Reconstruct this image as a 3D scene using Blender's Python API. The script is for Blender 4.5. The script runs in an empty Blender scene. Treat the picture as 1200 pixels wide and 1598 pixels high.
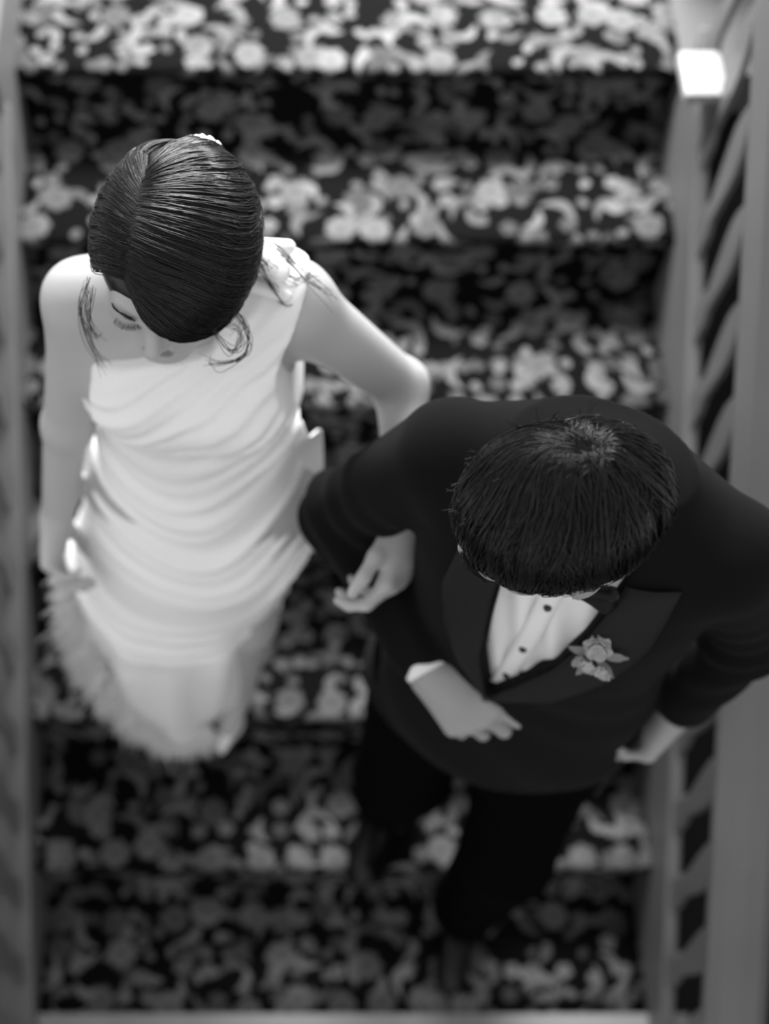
import bpy, math, random
import numpy as np
from mathutils import Vector, Matrix

# ------------------------------------------------------------------ camera, world, lights
scene = bpy.context.scene
col = scene.collection
cam_d = bpy.data.cameras.new('camera')
cam = bpy.data.objects.new('camera', cam_d)
col.objects.link(cam)
cam.location = (0.0, -1.99916, 2.01671)
cam.rotation_euler = (math.radians(90 - 62.5), 0, 0)
cam_d.sensor_fit = 'VERTICAL'
cam_d.sensor_height = 36.0
cam_d.sensor_width = 36.0 * 1200 / 1598
cam_d.lens = 36.0 * 2219 / 1598
cam_d.shift_x = 160 / 1598
cam_d.clip_start = 0.05
cam_d.dof.use_dof = True
cam_d.dof.focus_distance = 1.47
cam_d.dof.aperture_fstop = 1.9
scene.camera = cam

world = bpy.data.worlds.new('world')
scene.world = world
world.use_nodes = True
bgn = world.node_tree.nodes['Background']
bgn.inputs[0].default_value = (1, 1, 1, 1)
bgn.inputs[1].default_value = 0.85


def area(name, loc, target, size, power, size_y=None):
    l = bpy.data.lights.new(name, 'AREA')
    l.energy = power
    l.shape = 'RECTANGLE'
    l.size = size
    l.size_y = size_y or size
    o = bpy.data.objects.new(name, l)
    o.location = loc
    d = Vector(target) - Vector(loc)
    o.rotation_euler = d.to_track_quat('-Z', 'Y').to_euler()
    col.objects.link(o)
    return o


area('landing_lamp', (0.25, 0.62, 1.15), (0.25, 0.45, 0.0), 1.1, 108, 0.35)
area('window_light', (-0.15, 0.85, 2.3), (0.1, -1.1, 0.4), 1.6, 120, 0.75)
scene.view_settings.view_transform = 'Standard'
scene.view_settings.look = 'None'
scene.view_settings.exposure = 0.0
scene.view_settings.gamma = 1.0
scene.view_settings.use_curve_mapping = False

rng = np.random.RandomState(7)
random.seed(7)


# ------------------------------------------------------------------ helpers
def tag(o, label=None, cat=None, group=None, kind=None):
    if label: o['label'] = label
    if cat: o['category'] = cat
    if group: o['group'] = group
    if kind: o['kind'] = kind
    return o


def empty(name, loc=(0, 0, 0)):
    o = bpy.data.objects.new(name, None)
    o.location = loc
    o.empty_display_size = .1
    col.objects.link(o)
    return o


def parent_to(o, p):
    o.parent = p
    if p is not None:
        loc = Vector((0, 0, 0))
        q = p
        while q is not None:
            loc += q.location
            q = q.parent
        o.location = Vector(o.location) - loc


def make_obj(name, V, Fs, mats, parent=None, smooth=True, mat_idx=None):
    """V: (N,3) world coordinates; Fs: (M,3|4) int array or list; parent keeps world placement"""
    me = bpy.data.meshes.new(name)
    if isinstance(Fs, np.ndarray):
        me.vertices.add(len(V))
        me.vertices.foreach_set('co', np.asarray(V, np.float32).ravel())
        n, k = Fs.shape
        me.loops.add(n * k)
        me.loops.foreach_set('vertex_index', Fs.astype(np.int32).ravel())
        me.polygons.add(n)
        me.polygons.foreach_set('loop_start', np.arange(0, n * k, k, dtype=np.int32))
        me.polygons.foreach_set('loop_total', np.full(n, k, np.int32))
        me.update(calc_edges=True)
    else:
        me.from_pydata([tuple(map(float, v)) for v in V], [], [tuple(map(int, f)) for f in Fs])
    if not isinstance(mats, (list, tuple)): mats = [mats]
    for m in mats: me.materials.append(m)
    if smooth: me.polygons.foreach_set('use_smooth', np.ones(len(me.polygons), bool))
    if mat_idx is not None: me.polygons.foreach_set('material_index', mat_idx.astype(np.int32))
    me.update()
    o = bpy.data.objects.new(name, me)
    col.objects.link(o)
    if parent is not None: parent_to(o, parent)
    return o


def join(parts):
    """concatenate (V, F) pairs with triangles and quads -> list form"""
    Vs, Fs, n = [], [], 0
    for V, Fc in parts:
        Vs.append(np.asarray(V, float))
        if isinstance(Fc, np.ndarray):
            f = Fc + n
            if f.shape[1] == 4:
                f = np.concatenate([f[:, [0, 1, 2]], f[:, [0, 2, 3]]])
            Fs.append(f)
        else:
            t = []
            for f in Fc:
                for i in range(1, len(f) - 1): t.append((f[0] + n, f[i] + n, f[i + 1] + n))
            Fs.append(np.array(t))
        n += len(V)
    return np.concatenate(Vs), np.concatenate(Fs)


def box(x0, x1, y0, y1, z0, z1):
    V = [(x, y, z) for x in (x0, x1) for y in (y0, y1) for z in (z0, z1)]
    F_ = [(0, 1, 3, 2), (4, 6, 7, 5), (0, 4, 5, 1), (2, 3, 7, 6), (0, 2, 6, 4), (1, 5, 7, 3)]
    return V, F_


def bevel(o, w=.004, seg=2):
    m = o.modifiers.new('bevel', 'BEVEL')
    m.width = w; m.segments = seg; m.limit_method = 'ANGLE'
    return o


def prism_yz(profile, x0, x1):
    n = len(profile)
    V = [(x0, y, z) for y, z in profile] + [(x1, y, z) for y, z in profile]
    Fc = [tuple(range(n - 1, -1, -1)), tuple(range(n, 2 * n))]
    for i in range(n):
        j = (i + 1) % n
        Fc.append((i, j, j + n, i + n))
    return V, Fc


# ------------------------------------------------------------------ materials
def mat(name, v, rough=.6, spec=.3, noise=None, bump=None, sheen=0, sss=0, tint=None):
    m = bpy.data.materials.new(name)
    m.use_nodes = True
    nt = m.node_tree
    b = nt.nodes['Principled BSDF']
    c = tint or (v, v, v)
    b.inputs['Base Color'].default_value = (*c, 1)
    b.inputs['Roughness'].default_value = rough
    b.inputs['Specular IOR Level'].default_value = spec
    if sheen:
        b.inputs['Sheen Weight'].default_value = sheen
    if sss:
        b.inputs['Subsurface Weight'].default_value = sss
        b.inputs['Subsurface Radius'].default_value = (.012, .012, .012)
        b.inputs['Subsurface Scale'].default_value = 1.0
    tc = nt.nodes.new('ShaderNodeTexCoord')
    if noise:
        sc, amt = noise
        n = nt.nodes.new('ShaderNodeTexNoise'); n.inputs['Scale'].default_value = sc
        n.inputs['Detail'].default_value = 4
        nt.links.new(tc.outputs['Object'], n.inputs['Vector'])
        r = nt.nodes.new('ShaderNodeMapRange')
        r.inputs['From Min'].default_value = .3; r.inputs['From Max'].default_value = .7
        r.inputs['To Min'].default_value = v * (1 - amt); r.inputs['To Max'].default_value = v * (1 + amt)
        nt.links.new(n.outputs['Fac'], r.inputs['Value'])
        nt.links.new(r.outputs[0], b.inputs['Base Color'])
    if bump:
        sc, st = bump
        n2 = nt.nodes.new('ShaderNodeTexNoise'); n2.inputs['Scale'].default_value = sc
        n2.inputs['Detail'].default_value = 3
        nt.links.new(tc.outputs['Object'], n2.inputs['Vector'])
        bp = nt.nodes.new('ShaderNodeBump'); bp.inputs['Strength'].default_value = st
        bp.inputs['Distance'].default_value = .002
        nt.links.new(n2.outputs['Fac'], bp.inputs['Height'])
        nt.links.new(bp.outputs[0], b.inputs['Normal'])
    return m


class NB:
    """small node builder for scalar maths"""
    def __init__(s, nt): s.nt = nt
    def m(s, op, a, b=None, c=None):
        n = s.nt.nodes.new('ShaderNodeMath'); n.operation = op
        for i, v in enumerate((a, b, c)):
            if v is None: continue
            if isinstance(v, (int, float)): n.inputs[i].default_value = v
            else: s.nt.links.new(v, n.inputs[i])
        return n.outputs[0]
    def vm(s, op, a, b=None, sc=None):
        n = s.nt.nodes.new('ShaderNodeVectorMath'); n.operation = op
        for i, v in enumerate((a, b)):
            if v is None: continue
            if isinstance(v, (tuple, list)): n.inputs[i].default_value = v
            else: s.nt.links.new(v, n.inputs[i])
        if sc is not None: n.inputs['Scale'].default_value = sc
        return n.outputs[0]
    def smooth(s, v, a, b):
        n = s.nt.nodes.new('ShaderNodeMapRange'); n.interpolation_type = 'SMOOTHSTEP'
        s.nt.links.new(v, n.inputs['Value'])
        n.inputs['From Min'].default_value = a; n.inputs['From Max'].default_value = b
        return n.outputs[0]


def carpet_material():
    m = bpy.data.materials.new('floral_carpet'); m.use_nodes = True
    nt = m.node_tree; nb = NB(nt)
    bs = nt.nodes['Principled BSDF']
    bs.inputs['Roughness'].default_value = .95
    bs.inputs['Specular IOR Level'].default_value = .0
    uv = nt.nodes.new('ShaderNodeUVMap').outputs[0]

    def cells(scale, off, rnd=.85):
        p = nb.vm('ADD', nb.vm('SCALE', uv, sc=scale), (off, off * 1.7, 0))
        v = nt.nodes.new('ShaderNodeTexVoronoi'); v.voronoi_dimensions = '2D'
        v.inputs['Scale'].default_value = 1.0
        v.inputs['Randomness'].default_value = rnd
        nt.links.new(p, v.inputs['Vector'])
        d = nb.vm('SUBTRACT', p, v.outputs['Position'])
        sx = nt.nodes.new('ShaderNodeSeparateXYZ'); nt.links.new(d, sx.inputs[0])
        cs = nt.nodes.new('ShaderNodeSeparateColor'); nt.links.new(v.outputs['Color'], cs.inputs[0])
        return sx.outputs[0], sx.outputs[1], cs.outputs[0], cs.outputs[1], cs.outputs[2]

    def leaf(scale, off, L, W, bend, keep):
        x, y, r, g, b = cells(scale, off)
        a = nb.m('MULTIPLY', r, 6.283)
        c, s = nb.m('COSINE', a), nb.m('SINE', a)
        lx = nb.m('ADD', nb.m('MULTIPLY', x, c), nb.m('MULTIPLY', y, s))
        ly = nb.m('SUBTRACT', nb.m('MULTIPLY', y, c), nb.m('MULTIPLY', x, s))
        ly = nb.m('ADD', ly, nb.m('MULTIPLY', nb.m('MULTIPLY', lx, lx), bend))
        e = nb.m('SQRT', nb.m('ADD', nb.m('POWER', nb.m('DIVIDE', lx, L), 2.0), nb.m('POWER', nb.m('DIVIDE', ly, W), 2.0)))
        k = nb.m('SUBTRACT', 1.0, nb.smooth(e, .8, 1.05))
        sh = nb.m('ADD', .35, nb.m('MULTIPLY', b, .75))
        return nb.m('MULTIPLY', nb.m('MULTIPLY', k, nb.m('LESS_THAN', g, keep)), sh)

    def flower(scale, off, R, keep, n=5):
        x, y, r, g, b = cells(scale, off, .7)
        rad = nb.m('SQRT', nb.m('ADD', nb.m('MULTIPLY', x, x), nb.m('MULTIPLY', y, y)))
        ang = nb.m('ARCTAN2', y, x)
        pet = nb.m('ABSOLUTE', nb.m('COSINE', nb.m('ADD', nb.m('MULTIPLY', ang, n / 2.0), nb.m('MULTIPLY', r, 6.283))))
        edge = nb.m('MULTIPLY', nb.m('ADD', .80, nb.m('MULTIPLY', pet, .20)), R)
        q = nb.m('DIVIDE', rad, edge)
        body = nb.m('SUBTRACT', 1.0, nb.smooth(q, .85, 1.05))
        ring = nb.smooth(q, .2, .45)
        k = nb.m('MULTIPLY', body, nb.m('ADD', .75, nb.m('MULTIPLY', ring, .25)))
        sh = nb.m('ADD', .30, nb.m('MULTIPLY', b, .70))
        return nb.m('MULTIPLY', nb.m('MULTIPLY', k, nb.m('LESS_THAN', g, keep)), sh)

    out = flower(10.5, 3.1, .34, .6, 7)
    for l in (leaf(10.5, 7.7, .44, .12, 1.6, .75), leaf(14, 1.3, .42, .15, -1.4, .65), leaf(24, 11.9, .32, .24, 0.3, .5),
              flower(18, 5.5, .34, .4)):
        out = nb.m('MAXIMUM', out, l)
    # woven mottling
    n = nt.nodes.new('ShaderNodeTexNoise'); n.inputs['Scale'].default_value = 5.0; nt.links.new(uv, n.inputs['Vector'])
    md = nb.m('ADD', .55, nb.m('MULTIPLY', n.outputs['Fac'], .9))
    val = nb.m('ADD', CARPET_BASE, nb.m('MULTIPLY', nb.m('MULTIPLY', out, md), CARPET_BLOB))
    nt.links.new(val, bs.inputs['Base Color'])
    n3 = nt.nodes.new('ShaderNodeTexNoise'); n3.inputs['Scale'].default_value = 400; nt.links.new(uv, n3.inputs['Vector'])
    bp = nt.nodes.new('ShaderNodeBump'); bp.inputs['Strength'].default_value = .5; bp.inputs['Distance'].default_value = .003
    nt.links.new(n3.outputs['Fac'], bp.inputs['Height']); nt.links.new(bp.outputs[0], bs.inputs['Normal'])
    return m


CARPET_BASE, CARPET_BLOB = .005, .118
M_carpet = carpet_material()
M_wood = mat('grey_painted_wood', .10, .45, .4, noise=(3, .12), bump=(30, .15))
M_cap = mat('pale_stone_cap', .27, .5, .3)
M_edge = mat('grey_floor_edge', .075, .5, .3)
M_stone = mat('pale_floor', .24, .5, .3, noise=(6, .1))
M_dark = mat('dark_floor', .01, .8, .1)
M_step = mat('dark_step_wood', .03, .6, .2)
M_skin = mat('fair_skin', .42, .5, .35, bump=(60, .05), sss=.15)
M_skin_m = mat('groom_skin', .30, .5, .35, bump=(80, .08), sss=.1)
M_lips = mat('lip_skin', .2, .4, .4)
M_whair = mat('dark_brown_hair', .006, .30, .36)
M_mhair = mat('black_hair', .001, .26, .38)
M_dress = mat('ivory_satin', .86, .5, .3, bump=(500, .15), sheen=.2)
M_tulle = mat('white_tulle', .78, .7, .1)
M_jacket = mat('charcoal_wool', .007, .9, .03, bump=(700, .3), sheen=.02)
M_satin = mat('dark_satin', .018, .6, .06, bump=(700, .1))
M_shirt = mat('white_shirt', .78, .7, .2, bump=(600, .1))
M_black = mat('black_satin', .002, .4, .2)
M_trouser = mat('black_wool_trouser', .002, .9, .02)
M_leather = mat('black_leather', .002, .3, .3)
M_petal = mat('pale_petal', .45, .6, .2)
M_leaf = mat('grey_green_leaf', .2, .6, .2)
M_pearl = mat('pearl', .8, .2, .5)
M_button = mat('dark_button', .01, .2, .5)

# ------------------------------------------------------------------ setting: stair flight
TR, RI, NS = .26, .185, 6           # tread, riser, number of nosings below the landing
CX0, CX1 = -.52, .764               # carpet from string to string

stair = empty('staircase', (0.1, -0.8, -1.3)); tag(stair, kind='structure')
for n in range(0, NS + 1):
    y0 = -n * TR + .0
    # solid step below the carpet
    V, Fc = box(CX0 - .05, CX1 + .05, y0 + .03, y0 + (TR if n else 1.2) + .05, -n * RI - .25, -n * RI - .012)
    o = make_obj('step', V, Fc, M_step, stair, smooth=False)
o = make_obj('floor_lower', *box(-.6, .85, -3.6, -NS * TR + .004, -NS * RI - .12, -NS * RI + .002), M_stone, smooth=False)
tag(o, kind='structure')
o = make_obj('floor_outer', *box(-3.2, 3.2, -3.8, 3.0, -1.75, -1.6), M_dark, smooth=False); tag(o, kind='structure')
o = make_obj('floor', *box(-.6, 1.6, .0, 1.2, -.3, -.262), M_dark, smooth=False); tag(o, kind='structure')
o = make_obj('trim_1', *box(.764, 1.15, -.01, 1.2, -.1, .0), M_edge, smooth=False); tag(o, kind='structure')
o = make_obj('trim_2', *box(-.56, -.51, -.14, 1.2, -.3, .15), M_wood, smooth=False); tag(o, kind='structure')
o = make_obj('wall_left', *box(-1.25, -1.15, -3.6, 1.2, -1.7, -.45), M_dark, smooth=False); tag(o, kind='structure')
o = make_obj('wall_right', *box(1.9, 2.0, -3.6, 1.2, -1.75, -.3), M_dark, smooth=False); tag(o, kind='structure')

# carpet: one sheet over treads, rolled nosings and risers
prof = [(1.18, 0.0)]
for n in range(0, NS):
    y, z = -n * TR, -n * RI
    if n == 0: prof.append((.4, 0)); prof.append((.1, 0))
    prof.append((y + .03, z))
    for a in (90, 70, 45, 20, 0, -30, -60):
        prof.append((y + .014 + .0 - .014 * math.cos(math.radians(a)) if a <= 90 else y, z - .014 + .014 * math.sin(math.radians(a))))
    prof.append((y + .012, z - .03)); prof.append((y + .018, z - .05))
    prof.append((y + .018, z - RI + .012)); prof.append((y + .012, z - RI + .003)); prof.append((y, z - RI))
    prof.append((y - TR * .5, z - RI))
prof.append((-NS * TR + .004, -NS * RI))
P = np.array(prof)
seg = np.r_[0, np.cumsum(np.linalg.norm(np.diff(P, axis=0), axis=1))]
nx = 24
xs = np.linspace(CX0, CX1, nx + 1)
V, UV = [], []
for (y, z), s in zip(prof, seg):
    for x in xs:
        V.append((x, y, z)); UV.append((x, s))
Fc = []
for i in range(len(prof) - 1):
    for j in range(nx):
        a = i * (nx + 1) + j
        Fc.append((a, a + nx + 1, a + nx + 2, a + 1))
carpet = make_obj('stair_carpet', V, Fc, M_carpet)
uvl = carpet.data.uv_layers.new(name='UVMap')
for l in carpet.data.loops: uvl.data[l.index].uv = UV[l.vertex_index]
sm = carpet.modifiers.new('solid', 'SOLIDIFY'); sm.thickness = .008; sm.offset = -1
tag(carpet, 'dark carpet with pale flowers and leaves covering the landing and every stair', 'carpet')


# ------------------------------------------------------------------ railings
def railing(side, label):
    """side=+1 right, -1 left"""
    sl = RI / TR
    if side > 0: face, xm = .764, .780
    else: face, xm = -.51, -.53
    y_top, y_bot = (-.02 if side > 0 else -.13), -2.0
    root = empty('stair_railing', (xm, -.8, -1.0)); tag(root, label, 'railing')
    lo, hi = (face, face + .020) if side > 0 else (face - .055, face)
    def sloped(h0, h1, x0, x1, ya, yb):
        return prism_yz([(ya, ya * sl + h0), (ya, ya * sl + h1), (yb, yb * sl + h1), (yb, yb * sl + h0)], x0, x1)
    bevel(make_obj('stringer', *sloped(-.30, .125, lo, hi, y_top, y_bot), M_wood, root, smooth=False), .004)
    bevel(make_obj('stringer_cap', *sloped(.125, .145, lo - .004 if side > 0 else lo - .012, hi + .004 if side > 0 else hi + .012, y_top, y_bot), M_wood, root, smooth=False), .006)
    # moulded handrail
    r0 = .70 if side > 0 else -.56
    w = .105
    pro = [(0, -.012), (.012, -.03), (.03, -.034), (w - .03, -.034), (w - .012, -.03), (w, -.012), (w, .012), (w - .02, .03),
           (w * .5, .037), (.02, .03), (0, .012)]
    V = []
    ra, rb = .27, -2.0
    for y in (ra, rb):
        for px, pz in pro: V.append((r0 + (px if side > 0 else -px), y, y * sl + .70 + .048 * (y + 1.65) + pz))
    n = len(pro)
    Fr = [tuple(range(n)), tuple(range(2 * n - 1, n - 1, -1))] + [(i, i + n, (i + 1) % n + n, (i + 1) % n) for i in range(n)]
    bevel(make_obj('handrail', V, Fr, M_wood, root, smooth=False), .003)
    # flat sawn balusters
    half = [(.024, .0), (.024, .055), (.016, .075), (.020, .10), (.024, .13), (.030, .17), (.032, .205), (.027, .235), (.018, .262), (.012, .27),
            (.018, .285), (.012, .30), (.018, .33), (.024, .36), (.027, .39), (.027, .47)]
    pr = [(a, b) for a, b in half] + [(-a, b) for a, b in reversed(half)]
    n = len(pr)
    V = [(x, a * 1.08, b * 1.25) for x in (-.006, .006) for a, b in pr]
    Fb = [tuple(range(n - 1, -1, -1)), tuple(range(n, 2 * n))] + [(i, (i + 1) % n, (i + 1) % n + n, i + n) for i in range(n)]
    proto = None
    for k in range(15):
        y = -.075 - k * .13
        if proto is None:
            Vs = []
            for x, a, b in V:
                sh = sl * a            # shear the ends to follow the pitch
                Vs.append((x, a, b + sh))
            proto = make_obj('baluster', Vs, Fb, M_wood, smooth=False)
            bevel(proto, .003, 1)
            b_ = proto
        else:
            b_ = proto.copy(); col.objects.link(b_)
        b_.location = (face + .013 * side, y, y * sl + .138)
        b_.parent = root
        b_.location = Vector(b_.location) - root.location
    # small newel block where the string meets the landing
    x0, x1 = (.708, .784) if side > 0 else (-.535, -.46)
    if side > 0:
        nb_ = make_obj('newel_post', *box(.766, .785, -.197, -.099, -.06, .12), M_wood, root, smooth=False)
        bevel(make_obj('post_cap', *box(x0, x1, -.201, -.095, .12, .145), M_cap, root, smooth=False), .006)
        root.children[-1]['label'] = 'pale flat cap of the newel post'
    nw = make_obj('newel_post', *box(.77, .86, .24, .33, -.3, 1.05), M_wood, root, smooth=False) if side > 0 else None
    return root


railing(1, 'grey wooden railing with flat sawn balusters on the right of the stairs, beside the man')
railing(-1, 'grey railing at the left edge of the stairs, only its base board in view')


# ------------------------------------------------------------------ implicit surface mesher
def A(*v): return np.array(v, np.float32)


def smin(a, b, k):
    if k <= 0: return np.minimum(a, b)
    h = np.maximum(k - np.abs(a - b), 0) / k
    return np.minimum(a, b) - h * h * k * .25


def rc(a, b, ra, rb=None):
    a = A(*a); b = A(*b); rb = ra if rb is None else rb
    ab = b - a; L2 = float(ab @ ab) + 1e-12
    def f(p):
        q = p - a
        t = np.clip(q @ ab / L2, 0, 1)
        return np.linalg.norm(q - t[:, None] * ab, axis=1) - (ra + (rb - ra) * t)
    return f


def el(c, r, M=None):
    """ellipsoid, M rows are its axes"""
    c = A(*c); r = A(*r); M = None if M is None else np.asarray(M, np.float32)
    def f(p):
        q = p - c
        if M is not None: q = q @ M.T
        k0 = np.linalg.norm(q / r, axis=1); k1 = np.linalg.norm(q / (r * r), axis=1)
        return k0 * (k0 - 1) / np.maximum(k1, 1e-6)
    return f


def U(fs):
    """fs: list of (k, f) smooth unions, or ('-', k, f) smooth subtraction"""
    def f(p):
        d = None
        for it in fs:
            if it[0] == '-':
                d = -smin(-d, it[2](p), it[1])
            else:
                e = it[1](p)
                d = e if d is None else smin(d, e, it[0])
        return d
    return f


def stack(frame, secs, pw=2.0):
    """elliptic sections (z, ca, cb, ra, rb) in a frame (O, r, g) with vertical axis"""
    O, r, g = frame
    S = np.array(secs, float); S = S[np.argsort(S[:, 0])]
    zz = np.linspace(S[0, 0], S[-1, 0], 200)
    T = [np.interp(zz, S[:, 0], S[:, i]) for i in range(1, 5)]
    ker = np.ones(15) / 15
    T = [np.convolve(np.pad(t, 7, mode='edge'), ker, 'valid') for t in T]
    def f(p):
        q = p - O
        a = q @ r; b = q @ g; z = p[:, 2]
        ca, cb, ra, rb = [np.interp(z, zz, t) for t in T]
        u = (a - ca) / ra; v = (b - cb) / rb
        k = (np.abs(u) ** pw + np.abs(v) ** pw) ** (1 / pw)
        d = (k - 1) * np.minimum(ra, rb)
        dz = np.maximum(z - zz[-1], zz[0] - z)
        return np.maximum(d, dz).astype(np.float32)
    return f


def mesh_sdf(f, lo, hi, h, B=8):
    lo = np.array(lo, float); hi = np.array(hi, float)
    nb_ = np.ceil((hi - lo) / (h * B)).astype(int)
    n = nb_ * B + 1
    bi = np.stack(np.meshgrid(*[np.arange(k) for k in nb_], indexing='ij'), -1).reshape(-1, 3)
    cen = (lo + (bi + .5) * B * h).astype(np.float32)
    d = np.concatenate([f(cen[i:i + 200000]) for i in range(0, len(cen), 200000)])
    G = np.empty(n, np.float32)
    sg = np.where(d < 0, -1., 1.).reshape(nb_).astype(np.float32)
    ii = [np.minimum(np.arange(k) // B, nb_[a] - 1) for a, k in enumerate(n)]
    G[:] = sg[np.ix_(*ii)]
    act = bi[np.abs(d) < h * B * .87 * 1.55 + .012]
    lc = np.stack(np.meshgrid(*[np.arange(B + 1)] * 3, indexing='ij'), -1).reshape(-1, 3)
    CH = max(1, 600000 // len(lc))
    for s in range(0, len(act), CH):
        idx = (act[s:s + CH, None, :] * B + lc[None]).reshape(-1, 3)
        p = (lo + idx * h).astype(np.float32)
        G[idx[:, 0], idx[:, 1], idx[:, 2]] = f(p)
    G[0] = G[-1] = 1; G[:, 0] = G[:, -1] = 1; G[:, :, 0] = G[:, :, -1] = 1
    I = G < 0
    c = I[:-1, :-1, :-1].astype(np.int8)
    cnt = np.zeros_like(c)
    for dx in (0, 1):
        for dy in (0, 1):
            for dz in (0, 1):
                cnt += I[dx:dx + n[0] - 1, dy:dy + n[1] - 1, dz:dz + n[2] - 1]
    ac = np.argwhere((cnt > 0) & (cnt < 8))
    vid = np.full(cnt.shape, -1, np.int64)
    vid[ac[:, 0], ac[:, 1], ac[:, 2]] = np.arange(len(ac))
    corners = [(x, y, z) for x in (0, 1) for y in (0, 1) for z in (0, 1)]
    cv = {c_: G[ac[:, 0] + c_[0], ac[:, 1] + c_[1], ac[:, 2] + c_[2]] for c_ in corners}
    acc = np.zeros((len(ac), 3)); num = np.zeros(len(ac))
    for a in corners:
        for ax in range(3):
            if a[ax]: continue
            b = list(a); b[ax] = 1; b = tuple(b)
            va, vb = cv[a], cv[b]
            m = (va < 0) != (vb < 0)
            t = np.where(m, va / np.where(np.abs(va - vb) < 1e-9, 1, va - vb), 0)
            t = np.clip(t, 0, 1)
            pt = np.zeros((len(ac), 3)) + a
            pt[:, ax] = t
            acc += pt * m[:, None]; num += m
    V = lo + (ac + acc / num[:, None]) * h
    quads = []
    for ax in range(3):
        sl0 = [slice(None)] * 3; sl1 = [slice(None)] * 3
        sl0[ax] = slice(0, -1); sl1[ax] = slice(1, None)
        ch = np.argwhere(I[tuple(sl0)] != I[tuple(sl1)])
        o1, o2 = [(1, 2), (2, 0), (0, 1)][ax]
        e1 = np.zeros(3, int); e1[o1] = 1
        e2 = np.zeros(3, int); e2[o2] = 1
        q = [vid[tuple((ch - k).T)] for k in (e1 + e2, e2, 0 * e1, e1)]
        q = np.stack(q, 1)
        fl = ~I[tuple(ch.T)]
        q[fl] = q[fl][:, ::-1]
        quads.append(q)
    Q = np.concatenate(quads)
    Q = Q[(Q >= 0).all(1)]
    return V, Q


def smooth_mesh(V, Q, it=2, lam=.5):
    """Laplacian relaxation that removes grid stepping"""
    n = len(V)
    e = np.concatenate([Q[:, [i, (i + 1) % Q.shape[1]]] for i in range(Q.shape[1])])
    for _ in range(it):
        S = np.zeros((n, 3)); c = np.bincount(e[:, 0], minlength=n) + np.bincount(e[:, 1], minlength=n)
        for k in range(3):
            S[:, k] = np.bincount(e[:, 0], V[e[:, 1], k], n) + np.bincount(e[:, 1], V[e[:, 0], k], n)
        V = V * (1 - lam) + lam * S / np.maximum(c, 1)[:, None]
    return V


def tubes(paths, rad, sides=3, taper=True):
    """paths (N,M,3) -> one mesh of thin tubes"""
    N, Mn, _ = paths.shape
    t = np.gradient(paths, axis=1); t /= np.linalg.norm(t, axis=2, keepdims=True) + 1e-9
    ref = np.zeros_like(t); ref[..., 2] = 1; ref[..., 0] = .3
    u = np.cross(t, ref); u /= np.linalg.norm(u, axis=2, keepdims=True) + 1e-9
    v = np.cross(t, u)
    w = np.ones(Mn)
    if taper: w = np.sin(np.linspace(.35, math.pi - .25, Mn)) ** .6
    rad = np.broadcast_to(np.asarray(rad), (N,))
    V = np.stack([paths + (u * math.cos(a) + v * math.sin(a)) * (rad[:, None, None] * w[None, :, None])
                  for a in np.linspace(0, 2 * math.pi, sides, endpoint=False)], 2)   # N,M,S,3
    V = V.reshape(-1, 3)
    i, j, k = np.meshgrid(np.arange(N), np.arange(Mn - 1), np.arange(sides), indexing='ij')
    base = lambda j_, k_: (i * Mn + j_) * sides + k_
    Q = np.stack([base(j, k), base(j, (k + 1) % sides), base(j + 1, (k + 1) % sides), base(j + 1, k)], -1).reshape(-1, 4)
    return V, Q


def spline(ctrl, M_):
    """ctrl (...,K,3) catmull-rom -> (...,M,3)"""
    c = np.asarray(ctrl, float)
    K = c.shape[-2]
    c = np.concatenate([2 * c[..., :1, :] - c[..., 1:2, :], c, 2 * c[..., -1:, :] - c[..., -2:-1, :]], -2)
    out = []
    for s in np.linspace(0, K - 1 - 1e-6, M_):
        i = int(s); t = s - i
        p0, p1, p2, p3 = (c[..., i + k, :] for k in range(4))
        out.append(.5 * ((2 * p1) + (-p0 + p2) * t + (2 * p0 - 5 * p1 + 4 * p2 - p3) * t * t + (-p0 + 3 * p1 - 3 * p2 + p3) * t ** 3))
    return np.stack(out, -2)


class HeadFrame:
    def __init__(s, c, f, roll=0):
        s.c = np.array(c, float); f = np.array(f, float); f /= np.linalg.norm(f)
        up = np.array((0, 0, 1.)); r = np.cross(up, f); r /= np.linalg.norm(r)
        u = np.cross(f, r)
        cr, sr = math.cos(roll), math.sin(roll)
        s.r = r * cr + u * sr; s.u = u * cr - r * sr; s.f = f
        s.M = np.stack([s.r, s.f, s.u])
    def __call__(s, a, b, c): return s.c + a * s.r + b * s.f + c * s.u
    def pts(s, P_): return s.c + np.asarray(P_) @ s.M


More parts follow.
